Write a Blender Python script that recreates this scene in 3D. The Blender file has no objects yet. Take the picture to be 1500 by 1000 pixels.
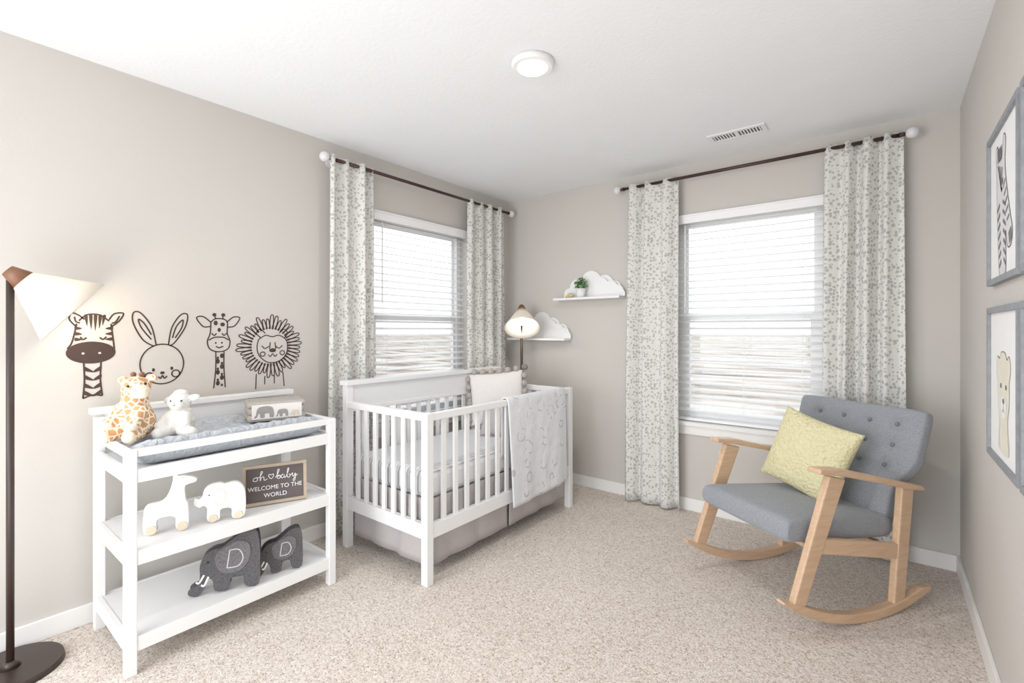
import bpy, bmesh, math, random
from mathutils import Vector, Matrix, Euler
random.seed(3)
scene = bpy.context.scene
COL = scene.collection
V = Vector

# ------------------------------------------------------------------ materials
def lin(c):
    r = []
    for v in c[:3]:
        v = v/255.0
        r.append(v/12.92 if v <= 0.04045 else ((v+0.055)/1.055)**2.4)
    return (r[0], r[1], r[2], 1.0)

def new_mat(name):
    m = bpy.data.materials.new(name); m.use_nodes = True
    return m, m.node_tree, m.node_tree.nodes['Principled BSDF']

def mat(name, col, rough=0.6, var=0.0, vscale=20, bump=0.0, bscale=80, metal=0.0, emis=None, es=0.0, sheen=0.0, bdist=0.002, detail=3):
    m, nt, b = new_mat(name)
    c = lin(col)
    b.inputs['Base Color'].default_value = c
    b.inputs['Roughness'].default_value = rough
    b.inputs['Metallic'].default_value = metal
    if sheen: b.inputs['Sheen Weight'].default_value = sheen
    tc = nt.nodes.new('ShaderNodeTexCoord')
    if emis:
        b.inputs['Emission Color'].default_value = lin(emis); b.inputs['Emission Strength'].default_value = es
    n = nt.nodes.new('ShaderNodeTexNoise'); n.inputs['Scale'].default_value = vscale; n.inputs['Detail'].default_value = 3
    nt.links.new(tc.outputs['Object'], n.inputs['Vector'])
    r = nt.nodes.new('ShaderNodeValToRGB')
    d = max(var, 0.004)
    r.color_ramp.elements[0].position = 0.3; r.color_ramp.elements[1].position = 0.7
    r.color_ramp.elements[0].color = (c[0]*(1-d), c[1]*(1-d), c[2]*(1-d), 1)
    r.color_ramp.elements[1].color = (min(1, c[0]*(1+d)), min(1, c[1]*(1+d)), min(1, c[2]*(1+d)), 1)
    nt.links.new(n.outputs['Fac'], r.inputs['Fac']); nt.links.new(r.outputs['Color'], b.inputs['Base Color'])
    if bump:
        n2 = nt.nodes.new('ShaderNodeTexNoise'); n2.inputs['Scale'].default_value = bscale; n2.inputs['Detail'].default_value = detail
        nt.links.new(tc.outputs['Object'], n2.inputs['Vector'])
        bp = nt.nodes.new('ShaderNodeBump'); bp.inputs['Strength'].default_value = bump; bp.inputs['Distance'].default_value = bdist
        nt.links.new(n2.outputs['Fac'], bp.inputs['Height']); nt.links.new(bp.outputs['Normal'], b.inputs['Normal'])
    return m

M_wall = mat('wall_paint', (201, 196, 190), 0.85, 0.01, 3, 0.22, 90)
M_wallr = M_wall
M_ceil = mat('ceiling_paint', (242, 244, 246), 0.9, 0.01, 4, 0.4, 55, bdist=0.003, detail=5)
M_trim = mat('trim_white', (240, 238, 236), 0.45)
M_white = mat('white_lacquer', (239, 239, 239), 0.4)
M_vinyl = mat('window_vinyl', (242, 243, 244), 0.35)
M_slat = mat('blind_slat', (246, 246, 247), 0.45)
M_bronze = mat('dark_bronze', (66, 42, 36), 0.4, 0.1, metal=0.4)
M_brown = mat('lamp_brown', (120, 78, 52), 0.45, 0.05)
M_pole = mat('lamp_pole', (52, 38, 33), 0.4, 0.05)
M_ink = mat('decal_ink', (60, 42, 36), 0.7)
M_gray = mat('chair_fabric', (138, 142, 149), 0.95, 0.28, 280, 0.6, 500, sheen=0.2)
M_button = mat('chair_button', (112, 117, 125), 0.95, 0.1, 260)
M_yellow = mat('yellow_fabric', (220, 212, 168), 0.95, 0.05, 60, 1.0, 75, bdist=0.012, detail=1)
M_pad = mat('pad_quilt', (184, 190, 198), 0.95, 0.06, 30, 1.0, 60, bdist=0.010, detail=1)
M_skirt = mat('skirt_fabric', (178, 172, 172), 0.95, 0.03, 60, 0.2, 200)
M_pillow = mat('pillow_white', (234, 229, 225), 0.95, 0.02, 50, 0.4, 120)
M_pom = mat('pompom_gray', (184, 172, 166), 1.0, 0.15, 200, 0.8, 300, bdist=0.005)
M_plush = mat('plush_white', (238, 235, 230), 1.0, 0.04, 80, 0.9, 220, bdist=0.006)
M_cream = mat('plush_cream', (236, 222, 202), 1.0, 0.04, 80, 0.8, 220, bdist=0.005)
M_black = mat('black_glossy', (20, 18, 18), 0.3)
M_felt = mat('felt_gray', (84, 82, 85), 1.0, 0.35, 180, 0.7, 300)
M_feltear = mat('felt_gray_ear', (104, 102, 105), 1.0, 0.35, 180, 0.7, 300)
M_felt2 = mat('felt_light', (196, 196, 200), 1.0, 0.1, 200)
M_board = mat('letterboard_felt', (104, 95, 95), 1.0, 0.05, 200)
M_boardf = mat('letterboard_oak', (184, 166, 146), 0.6, 0.08, 30)
M_letter = mat('letter_white', (250, 250, 250), 0.5)
M_toyw = mat('toy_white', (240, 239, 236), 0.5)
M_toyc = mat('toy_cream', (218, 203, 178), 0.5)
M_leaf = mat('leaf_green', (78, 126, 64), 0.6, 0.3, 60)
M_gold = mat('gold_ornament', (206, 186, 140), 0.4, 0.05)
M_frame = mat('frame_gray', (136, 139, 144), 0.6, 0.12, 40)
M_mat = mat('picture_paper', (238, 238, 237), 0.8)
M_pic = mat('picture_ink', (112, 112, 116), 0.9)
M_picl = mat('picture_wash', (214, 213, 212), 0.9, 0.06, 40)
M_cub = mat('picture_cub', (226, 219, 202), 0.9, 0.05, 40)
M_box = mat('box_fabric', (174, 167, 161), 0.95, 0.06, 120, 0.6, 180)
M_metalvent = mat('vent_white', (238, 238, 238), 0.5)
M_ventshade = mat('vent_shade_gray', (84, 84, 88), 0.8)
M_finial = mat('finial_glass', (222, 222, 225), 0.12)

def wood_mat(name, c1, c2):
    m, nt, b = new_mat(name)
    tc = nt.nodes.new('ShaderNodeTexCoord'); mp = nt.nodes.new('ShaderNodeMapping')
    mp.inputs['Scale'].default_value = (3, 25, 25)
    n = nt.nodes.new('ShaderNodeTexNoise'); n.inputs['Scale'].default_value = 3; n.inputs['Detail'].default_value = 6
    r = nt.nodes.new('ShaderNodeValToRGB'); r.color_ramp.elements[0].color = lin(c1); r.color_ramp.elements[1].color = lin(c2)
    r.color_ramp.elements[0].position = 0.35; r.color_ramp.elements[1].position = 0.65
    nt.links.new(tc.outputs['Object'], mp.inputs['Vector']); nt.links.new(mp.outputs['Vector'], n.inputs['Vector'])
    nt.links.new(n.outputs['Fac'], r.inputs['Fac']); nt.links.new(r.outputs['Color'], b.inputs['Base Color'])
    b.inputs['Roughness'].default_value = 0.45
    return m
M_wood = wood_mat('oak_wood', (200, 163, 130), (212, 178, 146))

def carpet_mat():
    m, nt, b = new_mat('carpet_frieze')
    tc = nt.nodes.new('ShaderNodeTexCoord')
    nz = nt.nodes.new('ShaderNodeTexNoise'); nz.inputs['Scale'].default_value = 70; nz.inputs['Detail'].default_value = 2
    nt.links.new(tc.outputs['Object'], nz.inputs['Vector'])
    mv = nt.nodes.new('ShaderNodeMix'); mv.data_type = 'VECTOR'; mv.inputs['Factor'].default_value = 0.03
    nt.links.new(tc.outputs['Object'], mv.inputs['A']); nt.links.new(nz.outputs['Color'], mv.inputs['B'])
    v = nt.nodes.new('ShaderNodeTexVoronoi'); v.inputs['Scale'].default_value = 170
    nt.links.new(mv.outputs['Result'], v.inputs['Vector'])
    sp = nt.nodes.new('ShaderNodeSeparateColor'); nt.links.new(v.outputs['Color'], sp.inputs['Color'])
    fn = nt.nodes.new('ShaderNodeTexNoise'); fn.inputs['Scale'].default_value = 130; fn.inputs['Detail'].default_value = 4
    nt.links.new(tc.outputs['Object'], fn.inputs['Vector'])
    av = nt.nodes.new('ShaderNodeMath'); av.operation = 'MULTIPLY_ADD'; av.inputs[1].default_value = 0.55; av.inputs[2].default_value = -0.12
    nt.links.new(sp.outputs['Red'], av.inputs[0])
    ad = nt.nodes.new('ShaderNodeMath'); ad.operation = 'MULTIPLY_ADD'; ad.inputs[1].default_value = 0.75
    nt.links.new(fn.outputs['Fac'], ad.inputs[0]); nt.links.new(av.outputs[0], ad.inputs[2])
    r = nt.nodes.new('ShaderNodeValToRGB')
    e = r.color_ramp.elements
    e[0].position = 0.18; e[0].color = lin((152, 134, 121))
    e[1].position = 0.82; e[1].color = lin((237, 229, 220))
    for p, c in ((0.30, (184, 168, 155)), (0.42, (209, 196, 185)), (0.6, (222, 211, 201))):
        k = e.new(p); k.color = lin(c)
    nt.links.new(ad.outputs[0], r.inputs['Fac'])
    n2 = nt.nodes.new('ShaderNodeTexNoise'); n2.inputs['Scale'].default_value = 2.5; n2.inputs['Detail'].default_value = 3
    nt.links.new(tc.outputs['Object'], n2.inputs['Vector'])
    mx = nt.nodes.new('ShaderNodeMix'); mx.data_type = 'RGBA'; mx.blend_type = 'MULTIPLY'; mx.inputs['Factor'].default_value = 0.4
    r2 = nt.nodes.new('ShaderNodeValToRGB'); r2.color_ramp.elements[0].position = 0.3; r2.color_ramp.elements[1].position = 0.7
    r2.color_ramp.elements[0].color = (0.86, 0.85, 0.84, 1); r2.color_ramp.elements[1].color = (1, 1, 1, 1)
    nt.links.new(n2.outputs['Fac'], r2.inputs['Fac'])
    nt.links.new(r.outputs['Color'], mx.inputs['A']); nt.links.new(r2.outputs['Color'], mx.inputs['B'])
    nt.links.new(mx.outputs['Result'], b.inputs['Base Color'])
    b.inputs['Roughness'].default_value = 1.0
    iv = nt.nodes.new('ShaderNodeMath'); iv.operation = 'SUBTRACT'; iv.inputs[0].default_value = 1.0
    nt.links.new(v.outputs['Distance'], iv.inputs[1])
    bp = nt.nodes.new('ShaderNodeBump'); bp.inputs['Strength'].default_value = 0.5; bp.inputs['Distance'].default_value = 0.004
    nt.links.new(iv.outputs[0], bp.inputs['Height']); nt.links.new(bp.outputs['Normal'], b.inputs['Normal'])
    return m
M_carpet = carpet_mat()

def spot_mat(name, base, spot, scale, thr, coord='UV', soft=0.04, translucent=0.0):
    m, nt, b = new_mat(name)
    tc = nt.nodes.new('ShaderNodeTexCoord')
    nz = nt.nodes.new('ShaderNodeTexNoise'); nz.inputs['Scale'].default_value = scale*1.6
    nt.links.new(tc.outputs[coord], nz.inputs['Vector'])
    mixv = nt.nodes.new('ShaderNodeMix'); mixv.data_type = 'VECTOR'; mixv.inputs['Factor'].default_value = 0.012
    nt.links.new(tc.outputs[coord], mixv.inputs['A']); nt.links.new(nz.outputs['Color'], mixv.inputs['B'])
    v = nt.nodes.new('ShaderNodeTexVoronoi'); v.inputs['Scale'].default_value = scale; v.inputs['Randomness'].default_value = 0.8
    nt.links.new(mixv.outputs['Result'], v.inputs['Vector'])
    sp = nt.nodes.new('ShaderNodeSeparateColor'); nt.links.new(v.outputs['Color'], sp.inputs['Color'])
    mm = nt.nodes.new('ShaderNodeMath'); mm.operation = 'MULTIPLY_ADD'; mm.inputs[1].default_value = thr*0.7; mm.inputs[2].default_value = thr*0.6
    nt.links.new(sp.outputs['Red'], mm.inputs[0])
    sb = nt.nodes.new('ShaderNodeMath'); sb.operation = 'SUBTRACT'
    nt.links.new(mm.outputs[0], sb.inputs[0]); nt.links.new(v.outputs['Distance'], sb.inputs[1])
    r = nt.nodes.new('ShaderNodeValToRGB'); r.color_ramp.elements[0].position = 0.0; r.color_ramp.elements[1].position = soft
    r.color_ramp.elements[0].color = lin(base); r.color_ramp.elements[1].color = lin(spot)
    nt.links.new(sb.outputs[0], r.inputs['Fac']); nt.links.new(r.outputs['Color'], b.inputs['Base Color'])
    b.inputs['Roughness'].default_value = 0.95
    if translucent:
        t = nt.nodes.new('ShaderNodeBsdfTranslucent'); ms = nt.nodes.new('ShaderNodeMixShader'); ms.inputs[0].default_value = translucent
        nt.links.new(r.outputs['Color'], t.inputs['Color'])
        out = nt.nodes['Material Output']
        nt.links.new(b.outputs[0], ms.inputs[1]); nt.links.new(t.outputs[0], ms.inputs[2]); nt.links.new(ms.outputs[0], out.inputs[0])
    return m
M_curtain = spot_mat('curtain_print', (237, 236, 232), (192, 192, 189), 48, 0.39, translucent=0.2)

def giraffe_mat():
    m, nt, b = new_mat('plush_giraffe_spots')
    tc = nt.nodes.new('ShaderNodeTexCoord')
    v = nt.nodes.new('ShaderNodeTexVoronoi'); v.feature = 'DISTANCE_TO_EDGE'; v.inputs['Scale'].default_value = 40
    nt.links.new(tc.outputs['Object'], v.inputs['Vector'])
    r = nt.nodes.new('ShaderNodeValToRGB'); r.color_ramp.elements[0].position = 0.08; r.color_ramp.elements[1].position = 0.14
    r.color_ramp.elements[0].color = lin((240, 226, 206)); r.color_ramp.elements[1].color = lin((198, 148, 100))
    nt.links.new(v.outputs['Distance'], r.inputs['Fac']); nt.links.new(r.outputs['Color'], b.inputs['Base Color'])
    b.inputs['Roughness'].default_value = 1
    return m
M_giraffe = giraffe_mat()

def stripe_mat(name, c1, c2, scale, direction='Z', coord='Object', pos=0.6, dist=0.0):
    m, nt, b = new_mat(name)
    tc = nt.nodes.new('ShaderNodeTexCoord')
    w = nt.nodes.new('ShaderNodeTexWave'); w.bands_direction = direction; w.inputs['Scale'].default_value = scale; w.inputs['Distortion'].default_value = dist
    nt.links.new(tc.outputs[coord], w.inputs['Vector'])
    r = nt.nodes.new('ShaderNodeValToRGB'); r.color_ramp.elements[0].position = pos-0.1; r.color_ramp.elements[1].position = pos+0.1
    r.color_ramp.elements[0].color = lin(c1); r.color_ramp.elements[1].color = lin(c2)
    nt.links.new(w.outputs['Fac'], r.inputs['Fac']); nt.links.new(r.outputs['Color'], b.inputs['Base Color'])
    b.inputs['Roughness'].default_value = 0.95
    return m
M_sheet = stripe_mat('sheet_stripes', (234, 234, 236), (186, 188, 195), 14, 'X')

def blanket_mat():
    m, nt, b = new_mat('blanket_print')
    tc = nt.nodes.new('ShaderNodeTexCoord')
    v = nt.nodes.new('ShaderNodeTexVoronoi'); v.inputs['Scale'].default_value = 9
    nt.links.new(tc.outputs['UV'], v.inputs['Vector'])
    s = nt.nodes.new('ShaderNodeMath'); s.operation = 'SUBTRACT'; s.inputs[1].default_value = 0.33
    a = nt.nodes.new('ShaderNodeMath'); a.operation = 'ABSOLUTE'
    nt.links.new(v.outputs['Distance'], s.inputs[0]); nt.links.new(s.outputs[0], a.inputs[0])
    n = nt.nodes.new('ShaderNodeTexNoise'); n.inputs['Scale'].default_value = 22; nt.links.new(tc.outputs['UV'], n.inputs['Vector'])
    g = nt.nodes.new('ShaderNodeMath'); g.operation = 'GREATER_THAN'; g.inputs[1].default_value = 0.5
    nt.links.new(n.outputs['Fac'], g.inputs[0])
    l = nt.nodes.new('ShaderNodeMath'); l.operation = 'LESS_THAN'; l.inputs[1].default_value = 0.03
    nt.links.new(a.outputs[0], l.inputs[0])
    mu = nt.nodes.new('ShaderNodeMath'); mu.operation = 'MULTIPLY'
    nt.links.new(g.outputs[0], mu.inputs[0]); nt.links.new(l.outputs[0], mu.inputs[1])
    mx = nt.nodes.new('ShaderNodeMix'); mx.data_type = 'RGBA'
    mx.inputs['A'].default_value = lin((228, 229, 233)); mx.inputs['B'].default_value = lin((190, 193, 199))
    nt.links.new(mu.outputs[0], mx.inputs['Factor']); nt.links.new(mx.outputs['Result'], b.inputs['Base Color'])
    b.inputs['Roughness'].default_value = 0.95
    n3 = nt.nodes.new('ShaderNodeTexNoise'); n3.inputs['Scale'].default_value = 16; nt.links.new(tc.outputs['UV'], n3.inputs['Vector'])
    bp = nt.nodes.new('ShaderNodeBump'); bp.inputs['Strength'].default_value = 0.5; bp.inputs['Distance'].default_value = 0.02
    nt.links.new(n3.outputs['Fac'], bp.inputs['Height']); nt.links.new(bp.outputs['Normal'], b.inputs['Normal'])
    return m
M_blanket = blanket_mat()

def emis_mat(name, col, s):
    m, nt, b = new_mat(name)
    b.inputs['Base Color'].default_value = lin(col); b.inputs['Emission Color'].default_value = lin(col); b.inputs['Emission Strength'].default_value = s
    return m
M_bulb = emis_mat('bulb_glow', (255, 244, 226), 6)
M_disc = emis_mat('ceiling_diffuser', (255, 250, 240), 4)

def shade_mat():
    m, nt, b = new_mat('lamp_shade_linen')
    b.inputs['Base Color'].default_value = lin((238, 232, 222)); b.inputs['Roughness'].default_value = 0.8
    t = nt.nodes.new('ShaderNodeBsdfTranslucent'); t.inputs['Color'].default_value = lin((246, 238, 224))
    ms = nt.nodes.new('ShaderNodeMixShader'); ms.inputs[0].default_value = 0.25
    nt.links.new(b.outputs[0], ms.inputs[1]); nt.links.new(t.outputs[0], ms.inputs[2]); nt.links.new(ms.outputs[0], nt.nodes['Material Output'].inputs[0])
    return m
M_shade = shade_mat()

def glass_mat():
    m, nt, b = new_mat('window_glass')
    t = nt.nodes.new('ShaderNodeBsdfTransparent'); g = nt.nodes.new('ShaderNodeBsdfGlossy'); g.inputs['Roughness'].default_value = 0.02
    ms = nt.nodes.new('ShaderNodeMixShader'); ms.inputs[0].default_value = 0.04
    nt.links.new(t.outputs[0], ms.inputs[1]); nt.links.new(g.outputs[0], ms.inputs[2]); nt.links.new(ms.outputs[0], nt.nodes['Material Output'].inputs[0])
    return m
M_glass = glass_mat()

def ground_mat():
    m, nt, b = new_mat('prairie_ground')
    tc = nt.nodes.new('ShaderNodeTexCoord'); mp = nt.nodes.new('ShaderNodeMapping'); mp.inputs['Scale'].default_value = (.12, .35, 1); mp.inputs['Rotation'].default_value = (0, 0, .5)
    n = nt.nodes.new('ShaderNodeTexNoise'); n.inputs['Scale'].default_value = 1.0; n.inputs['Detail'].default_value = 6
    nt.links.new(tc.outputs['Object'], mp.inputs['Vector']); nt.links.new(mp.outputs['Vector'], n.inputs['Vector'])
    r = nt.nodes.new('ShaderNodeValToRGB'); e = r.color_ramp.elements
    e[0].position = .40; e[0].color = lin((112, 104, 96)); e[1].position = .60; e[1].color = lin((200, 193, 184))
    k = e.new(.5); k.color = lin((168, 154, 140))
    nt.links.new(n.outputs['Fac'], r.inputs['Fac']); nt.links.new(r.outputs['Color'], b.inputs['Base Color'])
    b.inputs['Roughness'].default_value = 1
    return m
M_ground = ground_mat()

# ------------------------------------------------------------------ helpers
def group(name, loc=(0, 0, 0), rotz=0.0):
    e = bpy.data.objects.new(name, None); e.empty_display_size = 0.1
    e.location = loc; e.rotation_euler = (0, 0, rotz); COL.objects.link(e)
    return e

def attach(o, parent, world=True):
    if parent is None: return
    o.parent = parent
    if world:
        M = Matrix.Translation(parent.location) @ parent.rotation_euler.to_matrix().to_4x4()
        o.matrix_parent_inverse = M.inverted()

def mesh_obj(name, verts, faces, m, parent=None, world=True, smooth=False, recalc=True, uvs=None):
    me = bpy.data.meshes.new(name)
    me.from_pydata([tuple(v) for v in verts], [], faces)
    if uvs:
        ul = me.uv_layers.new(name='UVMap')
        for p in me.polygons:
            for li in p.loop_indices:
                ul.data[li].uv = uvs[me.loops[li].vertex_index]
    if recalc:
        bm = bmesh.new(); bm.from_mesh(me); bmesh.ops.recalc_face_normals(bm, faces=bm.faces); bm.to_mesh(me); bm.free()
    if smooth:
        for p in me.polygons: p.use_smooth = True
    me.materials.append(m)
    o = bpy.data.objects.new(name, me); COL.objects.link(o)
    attach(o, parent, world)
    return o

BF = [(0, 1, 3, 2), (4, 6, 7, 5), (0, 4, 5, 1), (2, 3, 7, 6), (0, 2, 6, 4), (1, 5, 7, 3)]
def boxes(name, bl, m, parent=None, bevel=0.0, world=True, xf=None):
    vs, fs = [], []
    for (x0, x1, y0, y1, z0, z1) in bl:
        b = len(vs)
        for x in (x0, x1):
            for y in (y0, y1):
                for z in (z0, z1):
                    p = V((x, y, z))
                    vs.append(xf @ p if xf else p)
        fs += [tuple(b+i for i in f) for f in BF]
    o = mesh_obj(name, vs, fs, m, parent, world)
    if bevel:
        md = o.modifiers.new('bevel', 'BEVEL'); md.width = bevel; md.segments = 2; md.limit_method = 'ANGLE'
    return o

def cyl(name, p0, p1, r0, r1, m, parent=None, world=True, n=24, caps=True, smooth=True):
    p0, p1 = V(p0), V(p1)
    d = (p1-p0).normalized()
    a = d.orthogonal().normalized(); b = d.cross(a)
    vs = []
    for p, r in ((p0, r0), (p1, r1)):
        for i in range(n):
            t = 2*math.pi*i/n
            vs.append(p+a*(r*math.cos(t))+b*(r*math.sin(t)))
    fs = [(i, (i+1) % n, n+(i+1) % n, n+i) for i in range(n)]
    if caps: fs += [tuple(range(n-1, -1, -1)), tuple(range(n, 2*n))]
    o = mesh_obj(name, vs, fs, m, parent, world)
    for p in o.data.polygons:
        p.use_smooth = len(p.vertices) == 4
    return o

def spheres(name, lst, m, parent=None, world=True, sub=3):
    bm = bmesh.new()
    for it in lst:
        c, r = it[0], it[1]
        rot = it[2] if len(it) > 2 else (0, 0, 0)
        if not hasattr(r, '__len__'): r = (r, r, r)
        M = Matrix.Translation(c) @ Euler(rot).to_matrix().to_4x4() @ Matrix.Diagonal((r[0], r[1], r[2], 1))
        bmesh.ops.create_icosphere(bm, subdivisions=sub, radius=1, matrix=M)
    me = bpy.data.meshes.new(name); bm.to_mesh(me); bm.free()
    for p in me.polygons: p.use_smooth = True
    me.materials.append(m)
    o = bpy.data.objects.new(name, me); COL.objects.link(o); attach(o, parent, world)
    return o

def blob(name, lst, m, parent=None, world=True, voxel=0.005, smooth=6):
    o = spheres(name, lst, m, parent, world)
    md = o.modifiers.new('remesh', 'REMESH'); md.mode = 'VOXEL'; md.voxel_size = voxel; md.use_smooth_shade = True
    s = o.modifiers.new('smooth', 'SMOOTH'); s.iterations = smooth; s.factor = 0.5
    return o

def chain(p0, p1, r0, r1, n=6):
    p0, p1 = V(p0), V(p1)
    return [(p0.lerp(p1, i/(n-1)), r0+(r1-r0)*i/(n-1)) for i in range(n)]

def catmull(pts, closed=False, seg=8):
    n = len(pts); out = []
    if n < 3: return [tuple(p) for p in pts]
    rng = range(n if closed else n-1)
    for i in rng:
        if closed:
            p0, p1, p2, p3 = pts[(i-1) % n], pts[i], pts[(i+1) % n], pts[(i+2) % n]
        else:
            p0, p1, p2, p3 = pts[max(i-1, 0)], pts[i], pts[i+1], pts[min(i+2, n-1)]
        for k in range(seg):
            t = k/seg
            out.append(tuple(0.5*((2*p1[j])+(-p0[j]+p2[j])*t+(2*p0[j]-5*p1[j]+4*p2[j]-p3[j])*t*t+(-p0[j]+3*p1[j]-3*p2[j]+p3[j])*t**3) for j in (0, 1)))
    if not closed: out.append(tuple(pts[-1]))
    return out

class Fr:
    def __init__(s, o, U, W):
        s.o = V(o); s.U = V(U).normalized(); s.W = V(W).normalized(); s.n = s.U.cross(s.W)
    def p(s, u, v, d=0): return s.o+s.U*u+s.W*v+s.n*d
    def mat(s, u, v, d):
        M = Matrix((s.U, s.W, s.n)).transposed().to_4x4(); M.translation = s.p(u, v, d); return M

def ribbons(name, strokes, fr, m, w, parent=None, off=0.0015, fn=lambda p: p, world=True):
    vs, fs = [], []
    for st in strokes:
        pts, closed, sm = st[0], st[1], st[2]
        ww = st[3] if len(st) > 3 else w
        q = catmull(pts, closed) if sm else [tuple(p) for p in pts]
        q = [V(fn(p)) for p in q]
        n = len(q)
        if n < 2: continue
        b = len(vs)
        for i in range(n):
            if closed: t = q[(i+1) % n]-q[(i-1) % n]
            else: t = q[min(i+1, n-1)]-q[max(i-1, 0)]
            if t.length < 1e-9: t = V((1, 0))
            t.normalize(); nn = V((-t[1], t[0]))*ww/2
            for sgn in (1, -1):
                p = q[i]+nn*sgn
                vs.append(fr.p(p[0], p[1], off))
        for i in range(n if closed else n-1):
            j = (i+1) % n
            fs.append((b+2*i, b+2*i+1, b+2*j+1, b+2*j))
    return mesh_obj(name, vs, fs, m, parent, world, recalc=False)

def fills(name, polys, fr, m, parent=None, off=0.0015, fn=lambda p: p, smooth=True, world=True):
    vs, fs = [], []
    for poly in polys:
        q = catmull(poly, True, 5) if smooth else poly
        b = len(vs)
        for p in q:
            a = fn(p); vs.append(fr.p(a[0], a[1], off))
        fs.append(tuple(range(b, b+len(q))))
    o = mesh_obj(name, vs, fs, m, parent, world, recalc=False)
    bm = bmesh.new(); bm.from_mesh(o.data); bmesh.ops.triangulate(bm, faces=bm.faces); bm.to_mesh(o.data); bm.free()
    return o

def extr(name, pts, fr, d0, d1, m, parent=None, world=True, smooth=True, bevel=0.0, seg=5):
    q = catmull(pts, True, seg) if smooth else pts
    n = len(q)
    vs = [fr.p(p[0], p[1], d0) for p in q]+[fr.p(p[0], p[1], d1) for p in q]
    fs = [tuple(range(n)), tuple(range(2*n-1, n-1, -1))]+[(i, (i+1) % n, n+(i+1) % n, n+i) for i in range(n)]
    o = mesh_obj(name, vs, fs, m, parent, world)
    if bevel:
        md = o.modifiers.new('bevel', 'BEVEL'); md.width = bevel; md.segments = 2; md.limit_method = 'ANGLE'; md.angle_limit = math.radians(50)
    return o

def ell(cx, cy, rx, ry, n=16, a0=0, a1=360):
    full = abs(a1-a0) >= 360
    k = n if full else n+1
    return [(cx+rx*math.cos(math.radians(a0+(a1-a0)*i/n)), cy+ry*math.sin(math.radians(a0+(a1-a0)*i/n))) for i in range(k)]

def text(name, s, fr, u, v, d, size, m, parent, shear=0, align='CENTER', ext=0.0008):
    c = bpy.data.curves.new(name, 'FONT'); c.body = s; c.size = size; c.extrude = ext; c.align_x = align; c.shear = shear
    c.materials.append(m)
    o = bpy.data.objects.new(name, c); COL.objects.link(o); o.matrix_world = fr.mat(u, v, d)
    if parent:
        mw = fr.mat(u, v, d); o.parent = parent
        M = Matrix.Translation(parent.location) @ parent.rotation_euler.to_matrix().to_4x4()
        o.matrix_parent_inverse = M.inverted()
        loc, rot, sc = mw.decompose(); o.location = loc; o.rotation_euler = rot.to_euler()
    return o

def padmesh(name, nu, nv, cf, tf, m, parent=None, world=True, xf=None):
    vs, fs = [], []
    F, B = {}, {}
    for i in range(nu+1):
        for j in range(nv+1):
            u = math.sin(math.pi/2*(-1+2*i/nu)); v = math.sin(math.pi/2*(-1+2*j/nv))
            c, n = cf(u, v); tf_, tb_ = tf(u, v)
            edge = i in (0, nu) or j in (0, nv)
            F[i, j] = len(vs); vs.append(c+n*(0 if edge else tf_))
            if edge: B[i, j] = F[i, j]
            else:
                B[i, j] = len(vs); vs.append(c-n*tb_)
    for i in range(nu):
        for j in range(nv):
            fs.append((F[i, j], F[i+1, j], F[i+1, j+1], F[i, j+1]))
            fs.append((B[i, j], B[i, j+1], B[i+1, j+1], B[i+1, j]))
    if xf: vs = [xf @ v for v in vs]
    return mesh_obj(name, vs, fs, m, parent, world, smooth=True)

def cushion(name, w, h, t, m, parent, M, pinch=.07):
    def cf(u, v):
        return V((w/2*u*(1-pinch*(1-v*v)), 0, h/2*v*(1-pinch*(1-u*u)))), V((0, -1, 0))
    def tf(u, v):
        k = t/2*max(0, (1-u*u)*(1-v*v))**.38
        k *= 1+0.05*math.sin(5*u+3*v)
        return k, k
    return padmesh(name, 28, 28, cf, tf, m, parent, True, M)

def sheet(name, p0, p1, nrm, z0, z1, folds, amp, m, parent, flare=0.0, rows=24, seed=0, topamp=None):
    rnd = random.Random(seed)
    p0, p1, nrm = V(p0), V(p1), V(nrm)
    N = folds*12
    ph = [rnd.uniform(-.5, .5) for _ in range(4)]
    vs, fs, uv = [], [], []
    topamp = amp if topamp is None else topamp
    for r in range(rows+1):
        f = r/rows; z = z1+(z0-z1)*f
        s = 0; prev = None
        for c in range(N+1):
            u = c/N
            uu = u + 0.018*math.sin(2*math.pi*(u*2.3+ph[0])+f*1.5)*math.sin(math.pi*u)
            a = (topamp+(amp-topamp)*min(1, f*2.5))*(0.75+0.35*math.sin(7*u+ph[1]*6+f*1.2))
            wv = math.sin(2*math.pi*folds*u+0.5*math.sin(3*f+ph[2]*5))+0.22*math.sin(4*math.pi*folds*u+ph[3]+2*f)
            base = p0.lerp(p1, 0.5+(uu-0.5)*(1+flare*f))
            p = base+nrm*(a*wv)
            if prev is not None: s += (V((p.x, p.y, 0))-V((prev.x, prev.y, 0))).length
            prev = p
            vs.append(V((p.x, p.y, z))); uv.append((s+seed*1.7, z+seed))
    for r in range(rows):
        for c in range(N):
            a = r*(N+1)+c
            fs.append((a, a+1, a+N+2, a+N+1))
    o = mesh_obj(name, vs, fs, m, parent, smooth=True, recalc=False, uvs=uv)
    md = o.modifiers.new('thick', 'SOLIDIFY'); md.thickness = 0.002
    return o

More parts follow.
